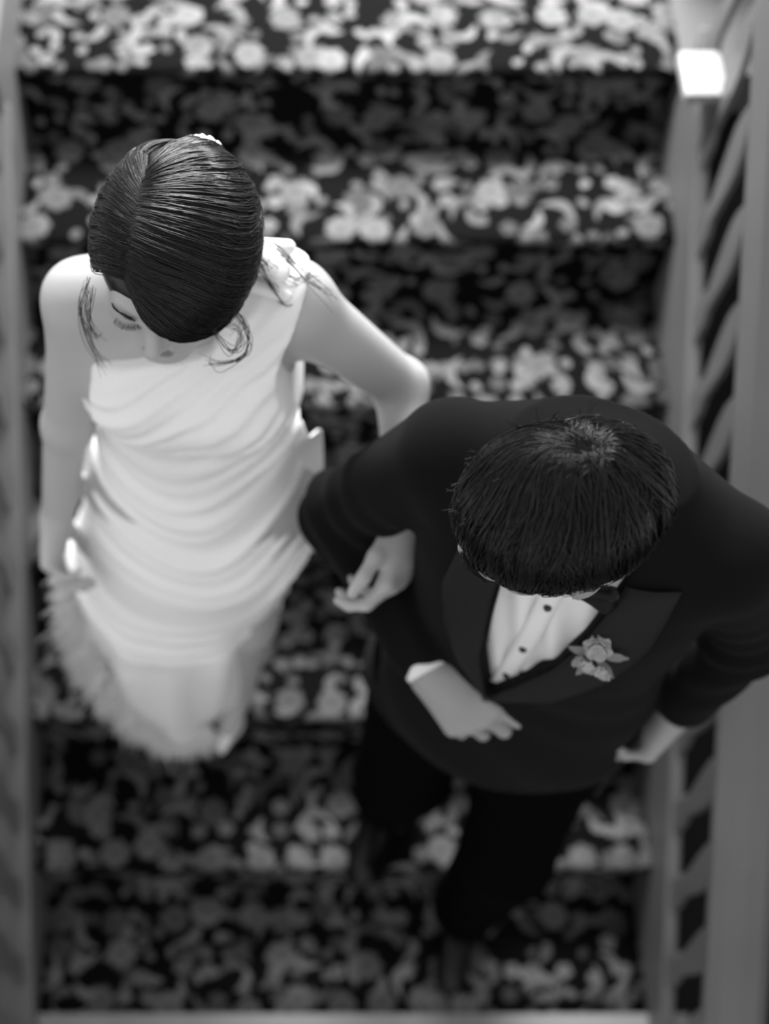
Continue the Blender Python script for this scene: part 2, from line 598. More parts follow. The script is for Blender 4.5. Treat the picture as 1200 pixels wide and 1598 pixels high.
def head_prims(H, k=1.0, male=False):
    g = lambda *a: H(*[x * k for x in a])
    s = lambda v: v * k
    L = [(0, el(g(0, -.008, .028), (s(.075), s(.096), s(.086)), H.M)),
         (s(.04), el(g(0, .028, -.035), (s(.06 if male else .057), s(.062), s(.078)), H.M)),
         (s(.03), el(g(0, .07, -.098), (s(.024 if male else .018), s(.02), s(.017)), H.M)),
         (s(.03), rc(g(.05, .0, -.07), g(.015, .07, -.1), s(.018))), (s(.03), rc(g(-.05, .0, -.07), g(-.015, .07, -.1), s(.018))),
         (s(.02), rc(g(-.034, .078, .022), g(.034, .078, .022), s(.013))),
         (s(.03), el(g(.042, .058, -.032), (s(.02), s(.02), s(.016)), H.M)), (s(.03), el(g(-.042, .058, -.032), (s(.02), s(.02), s(.016)), H.M)),
         (s(.014), rc(g(0, .086, .008), g(0, .108, -.035), s(.007), s(.0105))),
         (s(.008), rc(g(.010, .094, -.042), g(-.010, .094, -.042), s(.008))),
         ('-', s(.014), el(g(.032, .098, .0), (s(.016), s(.014), s(.011)), H.M)), ('-', s(.014), el(g(-.032, .098, .0), (s(.016), s(.014), s(.011)), H.M)),
         (s(.004), el(g(.032, .076, -.002), (s(.0145), s(.0125), s(.0115)), H.M)), (s(.004), el(g(-.032, .076, -.002), (s(.0145), s(.0125), s(.0115)), H.M)),
         (s(.008), rc(g(-.015, .088, -.068), g(.015, .088, -.068), s(.0065))), (s(.006), rc(g(-.013, .087, -.077), g(.013, .087, -.077), s(.0072))),
         ('-', s(.003), rc(g(-.019, .097, -.0722), g(.019, .097, -.0722), s(.0016)))]
    for sx in (1, -1):
        Mx = np.stack([H.r * .93 * sx - H.f * .36, H.f * .93 + H.r * .36 * sx, H.u])
        L.append((s(.008), el(g(.079 * sx, -.004, -.008), (s(.0075), s(.019), s(.032)), Mx)))
        L.append(('-', s(.004), el(g(.088 * sx, .0, -.004), (s(.006), s(.010), s(.018)), Mx)))
    return L


def hand_prims(w, d, n, side, curls, thumb=(.5, .6, .35), k=1.0, spread=.06, k0=.012):
    """w wrist, d towards fingers, n out of the palm, side*cross(d,n) points to the thumb"""
    w = np.array(w, float); d = np.array(d, float); d /= np.linalg.norm(d)
    n = np.array(n, float); n -= d * (n @ d); n /= np.linalg.norm(n)
    l = np.cross(d, n) * side
    L = []
    lat = [.029, .010, -.010, -.027]; ln = [.086, .090, .085, .076]
    ph = [(.040, .024, .019), (.044, .027, .020), (.040, .025, .019), (.032, .019, .017)]
    rad = [.0092, .0094, .0088, .0078]
    L.append((k0, rc(w + d * .0, w + d * .05 * k, .021 * k, .022 * k)))
    for i in range(4):
        kn = w + (d * ln[i] + l * lat[i]) * k
        L.append((k0 * 1.3, rc(w + (d * .012 + l * lat[i] * .55) * k, kn, .0145 * k, .0115 * k)))
    for i in range(4):
        kn = w + (d * ln[i] + l * lat[i]) * k
        dd = d + l * spread * (1.5 - i); dd /= np.linalg.norm(dd)
        nn = n - dd * (n @ dd); nn /= np.linalg.norm(nn)
        ang = 0; p = kn
        for j in range(3):
            ang += math.radians(curls[i][j])
            v = dd * math.cos(ang) + nn * math.sin(ang)
            q = p + v * ph[i][j] * k
            L.append((.006 if j else .008, rc(p, q, rad[i] * k * (1 - .08 * j), rad[i] * k * (.94 - .1 * j))))
            p = q
    t0 = w + (d * .02 + l * .02 + n * .006) * k
    td = d * thumb[0] + l * thumb[1] + n * thumb[2]; td /= np.linalg.norm(td)
    t1 = t0 + td * .042 * k
    td2 = td * .8 + d * .45 + n * .1; td2 /= np.linalg.norm(td2)
    t2 = t1 + td2 * .033 * k
    td3 = td2 * .9 + d * .25 + n * .25; td3 /= np.linalg.norm(td3)
    t3 = t2 + td3 * .025 * k
    L += [(.014, rc(t0, t1, .0155 * k, .0115 * k)), (.006, rc(t1, t2, .0112 * k, .0100 * k)), (.005, rc(t2, t3, .0100 * k, .008 * k))]
    return L


def hair_strands(H, E, cen, groups, counts, M_=14, rad=.0006, jit=.004, seedv=1, lift0=1.0, clump=.5, start=.35, wave=.011, lock=.02, nlock=34):
    """groups: lists of guides; each guide = [(a,b,c[,lift]),...] projected to the ellipsoid E around cen (local)"""
    R_ = np.random.RandomState(seedv)
    out = []
    E = np.array(E)
    for guides, N in zip(groups, counts):
        Gd = np.array([[list(p) + ([0.] if len(p) == 3 else []) for p in g] for g in guides], float)
        q = Gd[..., :3] / E; q /= np.linalg.norm(q, axis=-1, keepdims=True)
        nG = len(guides)
        t = R_.rand(N) * (nG - 1)
        ct = np.round(t * 34 + R_.uniform(-.3, .3, N)) / 34
        t = t + (ct - t) * clump * R_.rand(N)
        i = np.minimum(t.astype(int), nG - 2); fr = (t - i)[:, None, None]
        ctrl = q[i] * (1 - fr) + q[i + 1] * fr
        lf = (Gd[i, :, 3] * (1 - fr[..., 0]) + Gd[i + 1, :, 3] * fr[..., 0])
        ctrl += R_.normal(0, jit / .09, ctrl.shape) * np.linspace(start, 1.0, ctrl.shape[1])[None, :, None]
        LJ = R_.normal(0, lock, (nlock + 2, ctrl.shape[1], 3)) * np.linspace(0, 1, ctrl.shape[1])[None, :, None]
        ctrl += LJ[np.clip((ct / (nG - 1) * nlock).astype(int), 0, nlock)]
        lay = R_.rand(N) ** 1.5 * .07
        cc = np.concatenate([ctrl, lf[..., None]], -1)
        P_ = spline(cc[..., :3], M_)
        lfs = spline(np.repeat(lf[..., None], 3, -1), M_)[..., 0]
        P_ /= np.linalg.norm(P_, axis=-1, keepdims=True)
        tt = np.linspace(0, 1, M_)
        wav = .012 * np.sin(tt[None] * 7 + ct[:, None] * 9.0) * tt[None]
        clh = wave * (np.sin(ct * 61.0) + np.sin(ct * 23.))[:, None] * np.sin(np.pi * tt)[None] ** .5
        rr = (lift0 + lfs - lay[:, None] + wav + clh)[..., None]
        out.append(np.array(cen) + P_ * E * rr)
    P_ = np.concatenate(out)
    P_ = H.pts(P_)
    V, Q = tubes(P_, rad * (.7 + .6 * R_.rand(len(P_))))
    return V, Q

# ================================================================== THE WOMAN
def frame(O, ang):
    """person frame: r to the person's left (image right), g to the front"""
    r = A(math.cos(ang), math.sin(ang), 0); g = A(math.sin(ang), -math.cos(ang), 0)
    return A(*O), r, g


def from_frame(fr, a, b, z):
    O, r, g = fr
    p = O + a * r + b * g
    return np.array((p[0], p[1], z), float)


WF = frame((-.121, -.95, 0), math.radians(-6.6))
w = lambda a, b, z: from_frame(WF, a, b, z)
woman = empty('person', (-.13, -.93, -.74))
tag(woman, 'person with dark pinned-up hair in a draped white one-shoulder dress, looking down at the stairs', 'person')
WH = HeadFrame((-.127, -.992, .712), (-.20, -.94, -.24), roll=-.06)
Rs, Ls = (-.250, -.937, .555), (.012, -.962, .585)
Re, Rw = (-.303, -.965, .296), (-.346, -.997, .075)
Le, Lw = (.163, -.948, .372), (.166, -1.125, .315)
WNECK = tuple(WH(0, -.025, -.075))
torso_w = stack(WF, [(.05, 0, -.01, .165, .105), (.14, 0, -.01, .168, .112), (.24, 0, 0, .125, .088), (.32, 0, .0, .118, .085), (.42, 0, .0, .138, .092),
                     (.50, 0, -.01, .14, .085), (.56, 0, -.015, .10, .06), (.62, .005, -.01, .05, .05)])
wb = [(0, torso_w),
      (.05, el(w(.062, .062, .435), (.052, .048, .055))), (.05, el(w(-.062, .062, .435), (.052, .048, .055))),
      (.05, rc(w(-.03, -.01, .60), Rs, .042, .043)), (.05, rc(w(.03, -.01, .605), Ls, .042, .043)),
      (.03, rc(w(-.01, .055, .565), w(-.11, .02, .578), .006, .007)), (.03, rc(w(.01, .055, .568), w(.11, .02, .600), .006, .007)),
      (.04, rc(Rs, Re, .044, .033)), (.02, rc(Re, Rw, .034, .023)),
      (.04, rc(Ls, Le, .046, .035)), (.02, rc(Le, Lw, .036, .024)),
      (.04, rc(w(0, -.02, .58), WNECK, .048, .046)),
      (.06, rc(w(-.085, 0, .10), w(-.075, .03, -.28), .085, .052)), (.04, rc(w(-.075, .03, -.28), w(-.08, -.02, -.64), .052, .03)),
      (.06, rc(w(.085, 0, .10), w(.06, .06, -.28), .085, .052)), (.04, rc(w(.06, .06, -.28), w(.045, .06, -.63), .052, .03)),
      (.02, rc(w(.045, .05, -.64), w(.028, .115, -.70), .028, .022)), (.02, rc(w(-.08, -.03, -.65), w(-.09, .06, -.70), .028, .022))]
hd = head_prims(WH, .97)
# her right hand gathers the skirt, her left hand lies over the man's forearm
rh = hand_prims(Rw, (-.15, -.62, -.70), (.95, -.10, .10), -1, [(35, 45, 30), (42, 50, 30), (48, 52, 30), (55, 55, 30)], k=.92)
lh = hand_prims(Lw, (-.16, -.84, -.52), (-.85, .05, -.50), -1, [(30, 45, 25), (42, 48, 26), (50, 50, 26), (46, 50, 28)], thumb=(.70, .55, .15), k=1.0, spread=.14)
body_w = U(wb + [(.025, hd[0][1])] + hd[1:] + [(.02, rh[0][1])] + rh[1:] + [(.02, lh[0][1])] + lh[1:])
V, Q = mesh_sdf(body_w, (-.42, -1.27, -.74), (.24, -.80, .85), .0045)
V = smooth_mesh(V, Q, 1, .4)
cen = V[Q].mean(1)
lip = np.linalg.norm((cen - WH(0, .093 * .97, -.0725 * .97)) @ WH.M.T / np.array([.020, .012, .0105]), axis=1) < 1
make_obj('body', V, Q, [M_skin, M_lips], woman, mat_idx=lip.astype(int))

# --- dress
def dress(p):
    O, r, g = WF
    q = p - O; a = q @ r; b = q @ g; z = p[:, 2]
    d = dress_base(p)
    # swag folds, sagging between the hips
    front = 1 / (1 + np.exp(-(b + .01) / .02))
    sk = np.clip((.40 - z) / .08, 0, 1) * np.clip((z + .34) / .16, 0, 1)
    aa = a + .0
    ph = z - 2.6 * (aa - .02) ** 2 * np.where(aa > .02, 1.5, 1.0) - .25 * (aa) + .012 * np.sin(aa * 23 + z * 9)
    x = ph / .072
    wv = np.sin(2 * np.pi * x + .9 * np.sin(2 * np.pi * x)) * .62 + .38 * np.sin(2 * np.pi * x * 1.63 + 1.1 + 5 * aa)
    amp = .0140 * sk * front * (.65 + .45 * np.sin(z * 17 + a * 9))
    d = d - amp * wv
    # diagonal folds of the bodice, from the strap to the far hip
    bo = np.clip((z - .33) / .08, 0, 1) * np.clip((.66 - z) / .08, 0, 1)
    y = (z - .34) - .75 * a - 1.8 * np.clip(a + .02, -.1, .3) ** 2
    x2 = y / .047
    d = d - .0042 * bo * front * (np.sin(2 * np.pi * x2 + 1.0 * np.sin(2 * np.pi * x2 * .5)) * .7 + .3 * np.sin(2 * np.pi * x2 * 1.7 + 2))
    # long soft folds low on the skirt
    lo_ = np.clip((-.12 - z) / .2, 0, 1)
    th = np.arctan2(a + .05, b)
    d = d - .009 * lo_ * (np.sin(th * 7 + z * 6) + .5 * np.sin(th * 13 - z * 4))
    d = d - .010 * np.clip((a - .06) / .05, 0, 1) * np.clip((z - .36) / .1, 0, 1)
    # ---- cuts
    nk = (z - (.530 + .36 * (a + .03) + np.clip(a - .040, 0, 1) * 3.5 + np.clip(-b, 0, .2) * .2)) * .8   # neckline
    arm = np.minimum(a - (.124 + .30 * np.clip(.50 - z, 0, .1) + .30 * np.clip(z - .54, 0, .15)), z - .405) * .9                        # left armhole
    armr = np.minimum(-.118 - a, z - .42)
    d = np.maximum(d, np.maximum(nk, np.maximum(arm, armr)))
    hem = (-.705 + 1.05 * np.clip(-.06 - a, 0, .3) + .012 * np.sin(th * 9)) - z
    d = np.maximum(d, hem * .8)
    return d


dress_secs = [(-.74, -.105, .02, .135, .13), (-.55, -.10, .02, .165, .15), (-.35, -.085, .02, .18, .155), (-.15, -.05, .015, .187, .15), (.0, -.015, .01, .182, .14),
              (.12, 0, .0, .172, .125), (.22, .0, .0, .147, .108), (.30, .0, .0, .137, .10), (.40, .0, .004, .146, .105), (.47, .0, .0, .150, .104), (.54, 0, -.008, .135, .082), (.60, 0, -.012, .09, .066)]
dress_base = U([(0, stack(WF, dress_secs)),
                (.05, el(w(.062, .066, .437), (.056, .052, .058))), (.05, el(w(-.062, .066, .437), (.056, .052, .058))),
                (.04, rc(w(.04, -.01, .60), (Ls[0] - .012, Ls[1], Ls[2] + .003), .054, .053)),
                (.03, rc(w(.05, .01, .565), w(.118, .02, .515), .058, .052))])
V, Q = mesh_sdf(dress, (-.44, -1.20, -.76), (.14, -.74, .72), .0045)
V = smooth_mesh(V, Q, 2, .5)
dr = make_obj('dress', V, Q, M_dress, woman)
# gathered knot on the strap
kn = U([(0, el(w(.098, .0, .672), (.020, .026, .011))), (.008, el(w(.118, .012, .668), (.016, .020, .010))), (.008, rc(w(.085, .03, .655), w(.13, .035, .648), .008)),
        (.008, rc(w(.09, -.022, .664), w(.125, -.03, .656), .010))])
V, Q = mesh_sdf(kn, w(.0, .1, .58) - .08, w(.1, -.05, .70) + .08, .003)
make_obj('strap_knot', V, Q, M_dress, dr)

# ruffled cascade down her left hip: a wavy ribbon of cloth
NU, NV = 90, 8
Vr = []
for i in range(NU):
    t = i / (NU - 1)
    z = .315 - .98 * t
    a0 = float(np.interp(z, [-.7, -.45, -.2, .0, .12, .22, .33], [.05, .075, .115, .150, .165, .148, .135]))
    for j in range(NV):
        s = j / (NV - 1)
        wd = .045 * math.sin(math.pi * min(1, t * 1.05 + .08)) ** .5 + .006
        ww = math.sin(t * 34 + .5) * .016 * s
        Vr.append(w(a0 - .015 + wd * s + .006 * math.sin(t * 21) * s, -.01 - .03 * t + ww + .04 * (1 - s) + .012 * math.sin(t * 52) * s, z + .018 * math.sin(t * 26) * s * s))
Fr = [(i * NV + j, (i + 1) * NV + j, (i + 1) * NV + j + 1, i * NV + j + 1) for i in range(NU - 1) for j in range(NV - 1)]
rf = make_obj('ruffle', Vr, Fr, M_dress, dr)
m_ = rf.modifiers.new('solid', 'SOLIDIFY'); m_.thickness = .004
m_ = rf.modifiers.new('sub', 'SUBSURF'); m_.levels = 1; m_.render_levels = 1

# feathered tulle trim along the raised side of the hem
R_ = np.random.RandomState(3)
N = 5200
th = R_.uniform(-math.pi * .98, math.pi * .22, N)
paths = []
up = R_.rand(N) ** 1.3
for i in range(N):
    a_un = -.10 + math.sin(th[i]) * .168
    zb = -.70 + 1.05 * max(0, min(.3, -.06 - a_un)) + up[i] * .34 * max(0, -math.sin(th[i])) ** .6 + .02
    sa = float(np.interp(zb, [-.74, -.55, -.35, -.15, 0], [.135, .165, .18, .187, .182]))
    sb = float(np.interp(zb, [-.74, -.55, -.35, -.15, 0], [.13, .15, .155, .15, .14]))
    ca = float(np.interp(zb, [-.74, -.55, -.35, -.15, 0], [-.105, -.10, -.085, -.05, -.015]))
    n_ = np.array([math.sin(th[i]), math.cos(th[i])])
    a0, b0 = ca + n_[0] * sa * .98, .02 + n_[1] * sb * .98
    L_ = .028 + .03 * R_.rand()
    o_ = n_ + R_.normal(0, .45, 2)
    pts = []
    for s in np.linspace(0, 1, 5):
        pts.append(w(a0 + o_[0] * L_ * s * .55, b0 + o_[1] * L_ * s * .5, zb - L_ * s * (.55 + .3 * s) + .006 * math.sin(s * 5 + i)))
    paths.append(pts)
paths = np.array(paths)
paths[..., 2] = np.maximum(paths[..., 2], -.727)
V, Q = tubes(paths, .0011)
ft = make_obj('feather_trim', V, Q, M_tulle, dr); tag(ft, 'fluffy feathered trim of the hem', kind='stuff')

# shoes under the hem
for hx, hb, tx, tb in ((.043, .055, .018, .155), (-.085, -.03, -.095, .070)):
    sh = U([(0, rc(w(hx, hb, -.655), w(hx * .45 + tx * .55, hb * .5 + tb * .5, -.715), .026, .020)), (.02, rc(w(hx * .45 + tx * .55, hb * .5 + tb * .5, -.715), w(tx, tb, -.728), .022, .009)),
            (.01, rc(w(hx, hb - .02, -.66), w(hx, hb - .035, -.735), .012, .005))])
    V, Q = mesh_sdf(sh, w((hx + tx) / 2, (hb + tb) / 2, -.70) - .14, w((hx + tx) / 2, (hb + tb) / 2, -.70) + .12, .004)
    V[:, 2] = np.maximum(V[:, 2], -.739)
    make_obj('shoe', V, Q, M_dress, woman)

# --- hair
HE, HC = (.094, .112, .098), (.004, -.016, .022)
gatherU = (.02, -.108, .02)
right = [[(-.030, .090, .052), (-.004, .108, .018, .02), (.020, .110, -.022, .05), (.052, .094, -.05, .08), (.088, .055, -.045, .06)],
         [(-.034, .087, .058), (.006, .110, .035, .05), (.042, .102, -.012, .10), (.075, .075, -.045, .10), (.092, .04, -.05, .03)],
         [(-.034, .085, .06), (.03, .098, .05, .02), (.068, .088, .0, .05), (.088, .055, -.035, .06), (.088, .03, -.06, .02)],
         [(-.034, .06, .075), (.035, .075, .07, .04), (.078, .062, .02, .07), (.094, .03, -.02, .05), (.085, -.02, -.05, .02)],
         [(-.034, .03, .085), (.03, .04, .085, .03), (.078, .030, .045, .05), (.092, -.02, .0, .03), (.062, -.08, -.04, .02)],
         [(-.034, .0, .09), (.02, -.005, .095, .02), (.068, -.018, .06, .04), (.078, -.055, .015, .03), (.045, -.1, -.02, .02)],
         [(-.034, -.02, .09), (.0, -.045, .09, .02), (.038, -.068, .065, .03), (.05, -.092, .025, .02), (.03, -.108, -.02, .02)],
         [(-.034, -.035, .088), (-.022, -.065, .08, .02), (.0, -.09, .058, .02), (.015, -.106, .025, .01), (.02, -.11, -.02, .02)]]
left = [[(-.034, .088, .058), (-.055, .075, .045, .01), (-.078, .055, .012, .02), (-.088, .02, -.03, .0), (-.07, -.03, -.05)],
        [(-.034, .05, .08), (-.062, .035, .06, .01), (-.082, .015, .02, .01), (-.082, -.03, -.02, .0), (-.05, -.08, -.04)],
        [(-.034, .01, .09), (-.06, -.015, .065, .01), (-.074, -.045, .02, .01), (-.055, -.085, -.01), (-.03, -.105, -.04)],
        [(-.034, -.03, .088), (-.045, -.06, .07, .01), (-.042, -.085, .04, .01), (-.02, -.104, .01), (0, -.11, -.03)]]
V1, Q1 = hair_strands(WH, HE, HC, [right, left], [6200, 2600], wave=.014, M_=14, rad=.0006, jit=.0042, seedv=5)
cap = U([(0, el(WH(HC[0], HC[1], HC[2]), (HE[0] * .93, HE[1] * .93, HE[2] * .93), WH.M)),
         (.02, el(WH(.03, -.095, -.035), (.045, .035, .035), WH.M)),
         ('-', .012, el(WH(-.012, .115, -.055), (.054, .052, .098), WH.M)),
         ('-', .02, el(WH(0, .04, -.12), (.12, .14, .06), WH.M))])
V2, Q2 = mesh_sdf(cap, WH.c - .19, WH.c + .17, .004)
hair_w = make_obj('hair', *join([(V1, Q1), (V2, Q2)]), M_whair, woman)
# loose wisps, curls beside the cheek and the front sweep
def wisps(H, guides, n, jit, rad, sd, M_=16):
    R2 = np.random.RandomState(sd); out = []
    for g in guides:
        c = np.array(g, float)
        for _ in range(n):
            out.append(spline(c + R2.normal(0, jit, c.shape) * np.linspace(.4, 1.2, len(c))[:, None], M_))
    P_ = H.pts(np.array(out))
    return tubes(P_, rad)
Wg = [[(-.078, .055, .03), (-.088, .075, -.02), (-.084, .095, -.07), (-.062, .112, -.11)],
      [(-.07, .07, .04), (-.077, .085, .0), (-.075, .09, -.035), (-.07, .088, -.06)],
      [(.06, .075, .02), (.088, .09, -.02), (.098, .07, -.04), (.092, .045, -.05), (.075, .05, -.06)],
      [(.07, .05, .02), (.1, .06, -.01), (.105, .085, -.03), (.082, .098, -.045), (.06, .095, -.05)],
      [(.075, -.03, .0), (.105, -.03, -.03), (.14, -.025, -.06), (.165, -.045, -.08)],
      [(.07, -.04, .0), (.11, -.045, -.02), (.15, -.03, -.05), (.19, -.02, -.08)],
      [(.07, -.05, .0), (.10, -.02, -.03), (.13, .0, -.06), (.15, -.02, -.085)]]
V, Q = wisps(WH, Wg, 9, .0045, .00045, 8)
tag(make_obj('hair_wisps', V, Q, M_whair, hair_w), 'loose wisps and a curl beside the cheek', kind='stuff')
for sx in (1, -1):
    V, Q = wisps(WH, [[(sx * .047, .079, .030), (sx * .040, .087, .034), (sx * .026, .092, .033), (sx * .016, .094, .031)]], 22, .0011, .0003, 9, 6)
    make_obj('eyebrow', V, Q, M_whair, woman)
    gs = []
    for k_ in np.linspace(-1, 1, 15):
        x = sx * .031 + .0135 * k_; y = .0885 - .004 * k_ * k_; z = -.0075 + .0015 * k_ * k_
        gs.append([(x, y - .002, z), (x + .001 * k_, y + .002, z - .0015), (x + .002 * k_, y + .005, z - .002)])
    V, Q = wisps(WH, gs, 3, .0005, .0004, 10, 5)
    make_obj('eyelashes', V, Q, M_whair, woman)
# hair pin of small pearls and petals at the back of the head
pin = empty('hair_pin', (0, 0, 0)); parent_to(pin, woman)
for k_, (a_, b_, c_) in enumerate([(.0, -.118, .062), (.008, -.120, .060), (.016, -.121, .057), (.023, -.120, .053), (.005, -.124, .054), (.013, -.125, .051), (-.006, -.118, .058)]):
    pp = WH(a_ + .006, b_, c_)
    V, Q = mesh_sdf(U([(0, el(pp, (.005, .0045, .004)))] + [(.001, el(pp + np.array((math.cos(t), math.sin(t), .2)) * .0038, (.0028, .0028, .0022))) for t in np.arange(0, 6.2, 1.26)]),
                    pp - .012, pp + .012, .0014)
    make_obj('pearl_cluster', V, Q, M_pearl, pin)

# ================================================================== THE MAN
MF = frame((.363, -1.205, 0), math.radians(-22.8))
mm = lambda a, b, z: from_frame(MF, a, b, z)
man = empty('person', (.33, -1.25, -.925))
tag(man, 'person with short black hair in a dark suit, pale flower on the chest', 'person')
MH = HeadFrame((.280, -1.340, .748), (-.90, -.12, -.40), roll=-.28)
mRs, mLs = (.205, -1.142, .525), (.526, -1.273, .515)
mRe, mRw = (.088, -1.068, .225), (.204, -1.283, .170)
mLe, mLw = (.628, -1.255, .255), (.582, -1.290, .035)
MNECK = tuple(MH(0, -.03, -.08))
sole = -1.105
leg_r = [(.255, -1.16, -.05), (.215, -1.24, -.45), (.215, -1.17, -.84)]
leg_l = [(.43, -1.22, -.05), (.40, -1.37, -.50), (.38, -1.36, -1.02)]
mb = [(0, stack(MF, [(-.08, 0, 0, .165, .115), (.05, 0, 0, .16, .11), (.2, 0, 0, .15, .1), (.4, 0, 0, .17, .115), (.52, 0, -.01, .16, .095), (.58, 0, -.01, .08, .06)])),
      (.04, rc(mRs, mRe, .05, .038)), (.02, rc(mRe, mRw, .038, .027)), (.04, rc(mLs, mLe, .05, .038)), (.02, rc(mLe, mLw, .038, .027)),
      (.05, rc(mm(-.03, 0, .56), mRs, .05)), (.05, rc(mm(.03, 0, .56), mLs, .05)),
      (.04, rc(mm(0, -.01, .55), MNECK, .058, .056)),
      (.05, rc(leg_r[0], leg_r[1], .085, .055)), (.03, rc(leg_r[1], leg_r[2], .055, .038)), (.05, rc(leg_l[0], leg_l[1], .085, .055)), (.03, rc(leg_l[1], leg_l[2], .055, .038))]
hd = head_prims(MH, 1.0, True)
mrh = hand_prims(mRw, (.66, -.60, -.46), (.32, .45, -.80), 1, [(24, 36, 22), (34, 46, 30), (42, 52, 34), (50, 58, 35)], thumb=(.80, .58, .05), k=1.16, spread=.10)
mlh = hand_prims(mLw, (-.42, -.42, -.72), (-.8, .35, .2), 1, [(40, 45, 30), (45, 50, 30), (50, 55, 30), (55, 55, 30)], k=1.05)
body_m = U(mb + [(.025, hd[0][1])] + hd[1:] + [(.02, mrh[0][1])] + mrh[1:] + [(.02, mlh[0][1])] + mlh[1:])
V, Q = mesh_sdf(body_m, (.02, -1.52, -1.06), (.70, -1.0, .90), .0045)
V = smooth_mesh(V, Q, 1, .4)
make_obj('body', V, Q, M_skin_m, man)

# --- shirt
def shirt(p):
    O, r, g = MF
    q = p - O; a = q @ r; b = q @ g; z = p[:, 2]
    d = shirt_b(p)
    d = d - .0035 * np.sin((a * 1.0 + .30 * z) * 2 * np.pi / .042 + 1.5 * np.sin(z * 9)) * np.clip(b / .05, 0, 1)
    return np.maximum(d, np.maximum(z - .585 + .5 * np.clip(.02 - b, 0, .2), .0 - z))
shirt_b = U([(0, stack(MF, [(-.05, 0, 0, .168, .118), (.1, 0, 0, .165, .117), (.2, 0, 0, .162, .122), (.4, 0, 0, .178, .130), (.5, 0, -.004, .168, .112), (.56, 0, -.01, .12, .08), (.6, 0, .0, .075, .07)])),
             (.03, rc(mm(0, .0, .555), np.array(MNECK) * .55 + mm(0, 0, .56) * .45, .064, .062))])
V, Q = mesh_sdf(shirt, (.1, -1.5, -.05), (.62, -1.0, .66), .005)
V = smooth_mesh(V, Q, 1, .5)
shirt_o = make_obj('shirt', V, Q, M_shirt, man)

# --- jacket
torso_j = U([(0, stack(MF, [(-.20, -.02, -.01, .222, .165), (-.08, -.01, 0, .218, .160), (.05, 0, 0, .200, .148), (.18, 0, 0, .183, .138), (.3, 0, 0, .190, .143), (.42, 0, 0, .198, .146), (.50, 0, -.004, .192, .128), (.56, 0, -.012, .13, .09), (.60, 0, -.015, .085, .075)], 2.15)),
             (.05, rc(mm(-.04, -.015, .555), mRs, .058, .064)), (.05, rc(mm(.04, -.015, .555), mLs, .058, .064))])
sleeve_r = U([(0, rc(mRs, mRe, .066, .058)), (.03, rc(mRe, tuple(np.array(mRe) * .12 + np.array(mRw) * .88), .056, .042))])
sleeve_l = U([(0, rc(mLs, mLe, .066, .056)), (.03, rc(mLe, tuple(np.array(mLe) * .1 + np.array(mLw) * .9), .055, .042))])
VL = ([.10, .18, .28, .45, .62], [-.030, -.033, -.052, -.060, -.062])      # opening, his right edge: z -> a
VR = ([.10, .18, .21, .35, .57, .70], [-.030, -.027, -.018, .034, .078, .09])


def jacket(p):
    O, r, g = MF
    q = p - O; a = q @ r; b = q @ g; z = p[:, 2]
    t = torso_j(p)
    fl = np.clip((.2 - z) / .3, 0, 1)
    t = t - .004 * np.sin(a * 26 + z * 30) * fl - .003 * np.sin(z * 55 + a * 30) * np.clip(1 - np.abs(z - .17) / .12, 0, 1)
    sr = sleeve_r(p) - .005 * np.sin((p[:, 2] * 1.2 + p[:, 0] * .9) * 75) * np.clip(1 - np.abs(p[:, 2] - .27) / .16, 0, 1)
    sl_ = sleeve_l(p) - .005 * np.sin((p[:, 2] * 1.2 - p[:, 0] * .9) * 75) * np.clip(1 - np.abs(p[:, 2] - .25) / .2, 0, 1)
    d = smin(smin(t, sr, .012), sl_, .012)
    lft = a - np.interp(z, *VL); rgt = np.interp(z, *VR) - a
    cut = np.minimum(np.minimum(lft, rgt), np.minimum(b, z - .185)) * .8
    d = np.maximum(d, cut)
    nk = .060 - np.linalg.norm((p - A(*mm(0, .01, .55))) * A(1, 1, 0), axis=1)
    d = np.maximum(d, np.minimum(np.minimum(nk, z - .5), b + .025) * .9)
    hem = (-.155 + .25 * np.clip(np.abs(a) - .12, 0, 1) * 0 - .03 * np.clip(1 - np.abs(a) / .06, 0, 1) * 0) - z
    isarm = np.minimum(sr, sl_) < t
    d = np.where(isarm, d, np.maximum(d, hem))
    return d


def jacket_shell(p):
    d = jacket(p)
    return np.maximum(d, -(d + .012)) if False else d


V, Q = mesh_sdf(jacket, (-.0, -1.5, -.2), (.74, -.95, .66), .0045)
V = smooth_mesh(V, Q, 2, .5)
jk = make_obj('jacket', V, Q, M_jacket, man)


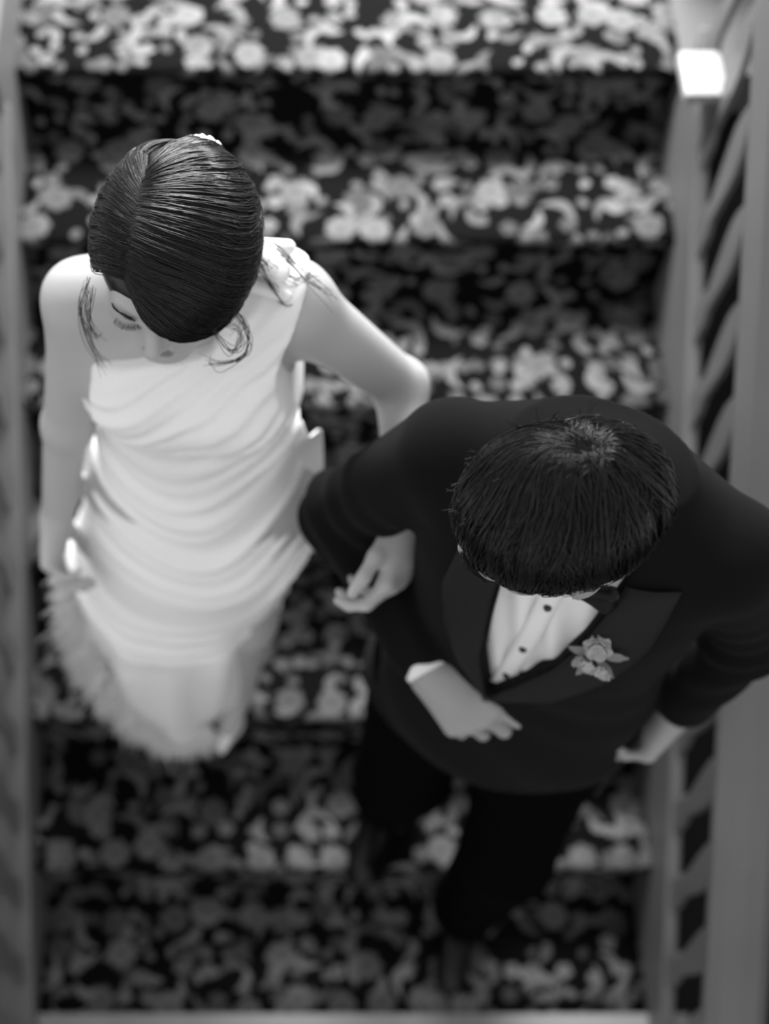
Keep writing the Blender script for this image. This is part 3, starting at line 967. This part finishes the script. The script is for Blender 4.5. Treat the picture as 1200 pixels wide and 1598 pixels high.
def drape(name, sdf, fr, inner, outer, nz, nu, off, m, parent, th=.004, b0=.24, puff=.0):
    """strip between two (z->a) edge curves, laid on the front of an implicit surface"""
    zs = inner[0], inner[1]
    O, r, g = fr
    z0, z1 = max(inner[0][0], outer[0][0]), min(inner[0][-1], outer[0][-1])
    Vd = []
    for i in range(nz):
        z = z0 + (z1 - z0) * i / (nz - 1)
        ai, ao = np.interp(z, *inner), np.interp(z, *outer)
        for j in range(nu):
            Vd.append((ai + (ao - ai) * j / (nu - 1), z, j / (nu - 1)))
    Vd = np.array(Vd)
    b = np.full(len(Vd), b0)
    for _ in range(40):
        p = (O + Vd[:, :1] * r + b[:, None] * g).astype(np.float32); p[:, 2] = Vd[:, 1]
        d = sdf(p)
        b = b - np.clip(d, -.02, .02) * .8
    b += off + puff * np.sin(np.pi * Vd[:, 2])
    P_ = O + Vd[:, :1] * r + b[:, None] * g; P_[:, 2] = Vd[:, 1]
    Fd = [(i * nu + j, (i + 1) * nu + j, (i + 1) * nu + j + 1, i * nu + j + 1) for i in range(nz - 1) for j in range(nu - 1)]
    o = make_obj(name, P_, Fd, m, parent)
    s_ = o.modifiers.new('solid', 'SOLIDIFY'); s_.thickness = th; s_.offset = 0
    return o


base_j = lambda p: torso_j(p)
L1 = drape('lapel', base_j, MF, ([.175, .28, .45, .53], [-.032, -.055, -.064, -.066]), ([.175, .24, .32, .42, .50, .53], [-.036, -.085, -.115, -.128, -.120, -.112]), 24, 8, .004, M_satin, jk, puff=.004)
tag(L1, 'satin shawl lapel catching the light')
L2 = drape('lapel', base_j, MF, ([.175, .21, .35, .53], [-.026, -.014, .036, .074]), ([.175, .24, .34, .44, .53], [-.02, .055, .105, .13, .135]), 24, 8, .004, M_satin, jk, puff=.004)


def on_front(sdf, fr, a, z, off=0):
    O, r, g = fr
    b = .24
    for _ in range(40):
        p = (O + a * r + b * g).astype(np.float32)[None]; p = p.copy(); p[:, 2] = z
        b -= float(np.clip(sdf(p)[0], -.02, .02)) * .8
    return from_frame(fr, a, b + off, z)


# shirt placket and studs
drape('placket', shirt_b, MF, ([.17, .25, .53], [-.034, -.028, -.010]), ([.17, .25, .53], [-.010, -.002, .016]), 20, 4, .003, M_shirt, shirt_o, th=.003)
for a_, z_ in ((-.016, .235), (-.008, .345), (.001, .46)):
    p = on_front(shirt_b, MF, a_, z_, .005)
    V, Q = mesh_sdf(el(p, (.0052, .0052, .0052)), p - .011, p + .011, .0015)
    make_obj('stud', V, Q, M_button, shirt_o)
p = on_front(base_j, MF, -.03, .158, .002)
V, Q = mesh_sdf(el(p, (.009, .005, .009)), p - .016, p + .016, .002); make_obj('button', V, Q, M_button, jk)

# shirt cuffs
def cuff(e, wv, r0, r1):
    e = np.array(e); wv = np.array(wv); u = (wv - e) / np.linalg.norm(wv - e)
    f0 = rc(wv - u * .035, wv + u * .006, r0, r1)
    def f(p):
        t = (p - A(*wv)) @ A(*u)
        d = np.maximum(f0(p), t - .004)
        return d
    V_, Q_ = mesh_sdf(f, wv - .07, wv + .06, .003)
    make_obj('cuff', V_, Q_, M_shirt, shirt_o)
cuff(mRe, mRw, .036, .034)
cuff(mLe, mLw, .036, .034)

# collar and bow tie
ctr = np.array(mm(0.01, .045, .545))
rr = []
for i in range(41):
    t = math.radians(-105 + 210 * i / 40)
    for j, (hh, off) in enumerate(((0, .0), (.018, .003), (.036, .002), (.030, .007), (.006, .012))):
        R0 = .066 + off
        rr.append(mm(.01 + R0 * math.sin(t), .022 + R0 * 1.05 * math.cos(t), .560 + hh - .016 * math.cos(t)))
Fc_ = [(i * 5 + j, (i + 1) * 5 + j, (i + 1) * 5 + j + 1, i * 5 + j + 1) for i in range(40) for j in range(4)]
c_o = make_obj('collar', rr, Fc_, M_shirt, shirt_o)
s_ = c_o.modifiers.new('solid', 'SOLIDIFY'); s_.thickness = .002
bt = np.array(mm(.018, .122, .535))
rv, gv = np.array(MF[1], float), np.array(MF[2], float)
zz_ = np.array((0, 0, 1.))
Mb = np.stack([rv, gv, zz_])
bow = U([(0, el(bt, (.010, .009, .011), Mb))] + [(.006, rc(bt + rv * s * .008, bt + rv * s * .042 + zz_ * dz, .007, .011)) for s in (1, -1) for dz in (.014, -.014)]
        + [(.008, rc(bt + rv * s * .008, bt + rv * s * .045, .008, .010)) for s in (1, -1)])
V, Q = mesh_sdf(bow, bt - .07, bt + .07, .003)
make_obj('bow_tie', V, Q, M_black, man)

# boutonniere: rolled petals, small buds, leaves
bo = on_front(base_j, MF, .072, .440, .014)
but = empty('boutonniere', bo); parent_to(but, man)
nrm = (np.array(gv) * .8 + zz_ * .6); nrm /= np.linalg.norm(nrm)
e1 = np.cross(nrm, zz_); e1 /= np.linalg.norm(e1); e2 = np.cross(nrm, e1)
def petal(c, dirv, n_, L_, W_, curl):
    side_ = np.cross(n_, dirv); Vp = []
    for i in range(5):
        s = i / 4
        for j in range(5):
            t = j / 4 * 2 - 1
            Vp.append(c + dirv * L_ * s * (1 - .15 * t * t) + side_ * W_ * t * math.sin(math.pi * (.18 + .68 * s)) + n_ * (curl * s * s + .3 * W_ * t * t + .001 * math.sin(9 * s + 5 * t)))
    Fp = [(i * 5 + j, (i + 1) * 5 + j, (i + 1) * 5 + j + 1, i * 5 + j + 1) for i in range(4) for j in range(4)]
    return Vp, Fp
for ring, (n_p, L_, W_, cu, hh) in enumerate([(6, .018, .010, .004, 0), (5, .014, .008, .010, .003), (4, .010, .007, .010, .006)]):
    for k_ in range(n_p):
        t = 2 * math.pi * k_ / n_p + ring
        Vp, Fp = petal(bo + nrm * hh + e2 * -.010, e1 * math.cos(t) + e2 * math.sin(t), nrm, L_, W_, cu)
        o = make_obj('petal', Vp, Fp, M_petal, but)
        o.modifiers.new('solid', 'SOLIDIFY').thickness = .0008
for k_ in range(11):
    c_ = bo + e2 * (.014 + .009 * random.random()) + e1 * random.uniform(-.020, .016) + nrm * random.uniform(.0, .012)
    for q_ in range(4):
        t = random.uniform(0, 6.28)
        Vp, Fp = petal(c_, e1 * math.cos(t) + e2 * math.sin(t), nrm, .009, .005, .004)
        o = make_obj('petal', Vp, Fp, M_petal, but)
for (x_, y_, L_) in ((-.012, .010, .032), (.004, .014, .034), (-.022, -.004, .028), (.018, .004, .024)):
    dv = e1 * x_ + e2 * y_; c_ = bo + dv * .5; dv = dv / np.linalg.norm(dv)
    Vp, Fp = petal(c_, dv, nrm, L_, .006, -.004)
    o = make_obj('leaf', Vp, Fp, M_leaf, but)

# --- trousers and shoes
tr = U([(0, stack(MF, [(-.22, -.0, 0, .185, .13), (-.1, 0, 0, .18, .13), (.05, 0, 0, .17, .12)])),
        (.05, rc(leg_r[0], leg_r[1], .108, .082)), (.03, rc(leg_r[1], leg_r[2], .080, .066)),
        (.05, rc(leg_l[0], leg_l[1], .108, .082)), (.03, rc(leg_l[1], leg_l[2], .080, .066))])
V, Q = mesh_sdf(lambda p: tr(p) - .004 * np.sin(p[:, 2] * 60 + p[:, 0] * 30) * np.clip((-.3 - p[:, 2]) / .3, 0, 1), (.05, -1.55, -1.1), (.66, -1.0, .02), .006)
make_obj('trousers', V, Q, M_trouser, man)
for (fx, fy, fz), dv in (((.215, -1.15, -.925), (-.10, -.30)), ((.385, -1.325, -1.11), (-.06, -.32))):
    d_ = np.array((dv[0], dv[1], 0.)); d_ /= np.linalg.norm(d_)
    c_ = np.array((fx, fy, fz))
    back, toe = c_ - d_ * .04, c_ + d_ * .18
    toe[1] = max(toe[1], toe[1])
    f = U([(0, rc(back + zz_ * .04, back + zz_ * .085, .036, .04)), (.03, rc(back + zz_ * .035, toe + zz_ * .024 - d_ * .02, .036, .034)),
           (.01, rc(toe + zz_ * .02 - d_ * .02, toe + zz_ * .018, .03, .024))])
    V, Q = mesh_sdf(lambda p, f=f, fz=fz: np.maximum(f(p), fz + .002 - p[:, 2]), c_ - np.array((.16, .28, .03)), c_ + np.array((.16, .12, .16)), .005)
    make_obj('shoe', V, Q, M_leather, man)

# --- his hair
ME, MC = (.081, .100, .090), (.0, -.012, .028)
wh = (-.008, -.068, .080)
def g_(*pts): return [wh] + [p for p in pts]
ring = [
    g_((-.085, -.02, .05, .01), (-.092, .0, .0, .0), (-.085, .02, -.03), (-.08, .03, -.05)),
    g_((-.085, .02, .06, .06), (-.078, .06, .03, .08), (-.07, .085, .0, .03), (-.062, .095, -.03)),
    g_((-.075, .02, .075, .08), (-.05, .075, .06, .12), (-.03, .105, .02, .10), (-.02, .110, -.01, .04)),
    g_((-.055, .01, .09, .07), (-.02, .065, .08, .12), (.005, .10, .035, .10), (.015, .108, .0, .04)),
    g_((-.035, -.005, .095, .06), (.015, .045, .085, .10), (.04, .085, .04, .08), (.05, .088, .0, .04)),
    g_((-.025, -.02, .10, .05), (.03, .02, .085, .08), (.062, .055, .03, .06), (.07, .06, -.02, .03)),
    g_((-.02, -.035, .10, .04), (.035, -.005, .085, .06), (.075, .02, .03, .05), (.088, .025, -.03, .02)),
    g_((-.025, -.05, .09, .03), (.03, -.04, .08, .05), (.072, -.03, .03, .04), (.085, -.03, -.03, .02)),
    g_((-.035, -.065, .08, .02), (.0, -.085, .06, .03), (.045, -.085, .02, .03), (.06, -.08, -.03, .0)),
    g_((-.045, -.07, .075, .02), (-.03, -.1, .04, .03), (-.005, -.11, .0, .02), (.0, -.11, -.04)),
    g_((-.06, -.06, .075, .01), (-.065, -.085, .03, .02), (-.055, -.095, -.01, .01), (-.05, -.095, -.05)),
    g_((-.075, -.045, .06, .01), (-.085, -.05, .02, .01), (-.085, -.05, -.02, .0), (-.08, -.04, -.05)),
    g_((-.085, -.02, .05, .01), (-.092, .0, .0, .0), (-.085, .02, -.03), (-.08, .03, -.05)),
]
V1, Q1 = hair_strands(MH, ME, MC, [ring, ring[:6]], [5600, 2600], M_=14, rad=.0006, jit=.005, seedv=12, clump=.95, start=1.0, wave=.042, lock=.13, nlock=60)
cap = U([(0, el(MH(*MC), tuple(x * .95 for x in ME), MH.M)),
         ('-', .012, el(MH(0, .125, -.045), (.075, .060, .085), MH.M)),
         ('-', .015, el(MH(0, .03, -.115), (.13, .15, .065), MH.M)),
         ('-', .006, el(MH(.09, .0, -.035), (.02, .022, .045), MH.M))])
V2, Q2 = mesh_sdf(cap, MH.c - .17, MH.c + .17, .004)
hair_m = make_obj('hair', *join([(V1, Q1), (V2, Q2)]), M_mhair, man)
R2 = np.random.RandomState(21); gs = []
for _ in range(70):      # short flyaways at the crown and fringe
    a_, b_ = R2.uniform(-.095, .0), R2.uniform(-.06, .11)
    q = np.array((a_, b_, .05)) / np.array(ME); q /= np.linalg.norm(q); q = q * np.array(ME) + np.array(MC)
    dr_ = np.array((a_ * 3 + .1 * R2.randn(), .35 + .5 * R2.randn(), .5 * R2.rand())); dr_ /= np.linalg.norm(dr_)
    L_ = R2.uniform(.008, .022)
    gs.append([q, q * 1.05 + dr_ * L_ * .5, q * 1.06 + dr_ * L_])
V, Q = wisps(MH, gs, 2, .002, .00045, 22, 6)
tag(make_obj('hair_wisps', V, Q, M_mhair, hair_m), 'short flyaway hairs', kind='stuff')
for sx in (1, -1):
    V, Q = wisps(MH, [[(sx * .05, .085, .032), (sx * .04, .093, .036), (sx * .026, .098, .035), (sx * .014, .1, .031)]], 40, .002, .0005, 23, 6)
    make_obj('eyebrow', V, Q, M_mhair, man)
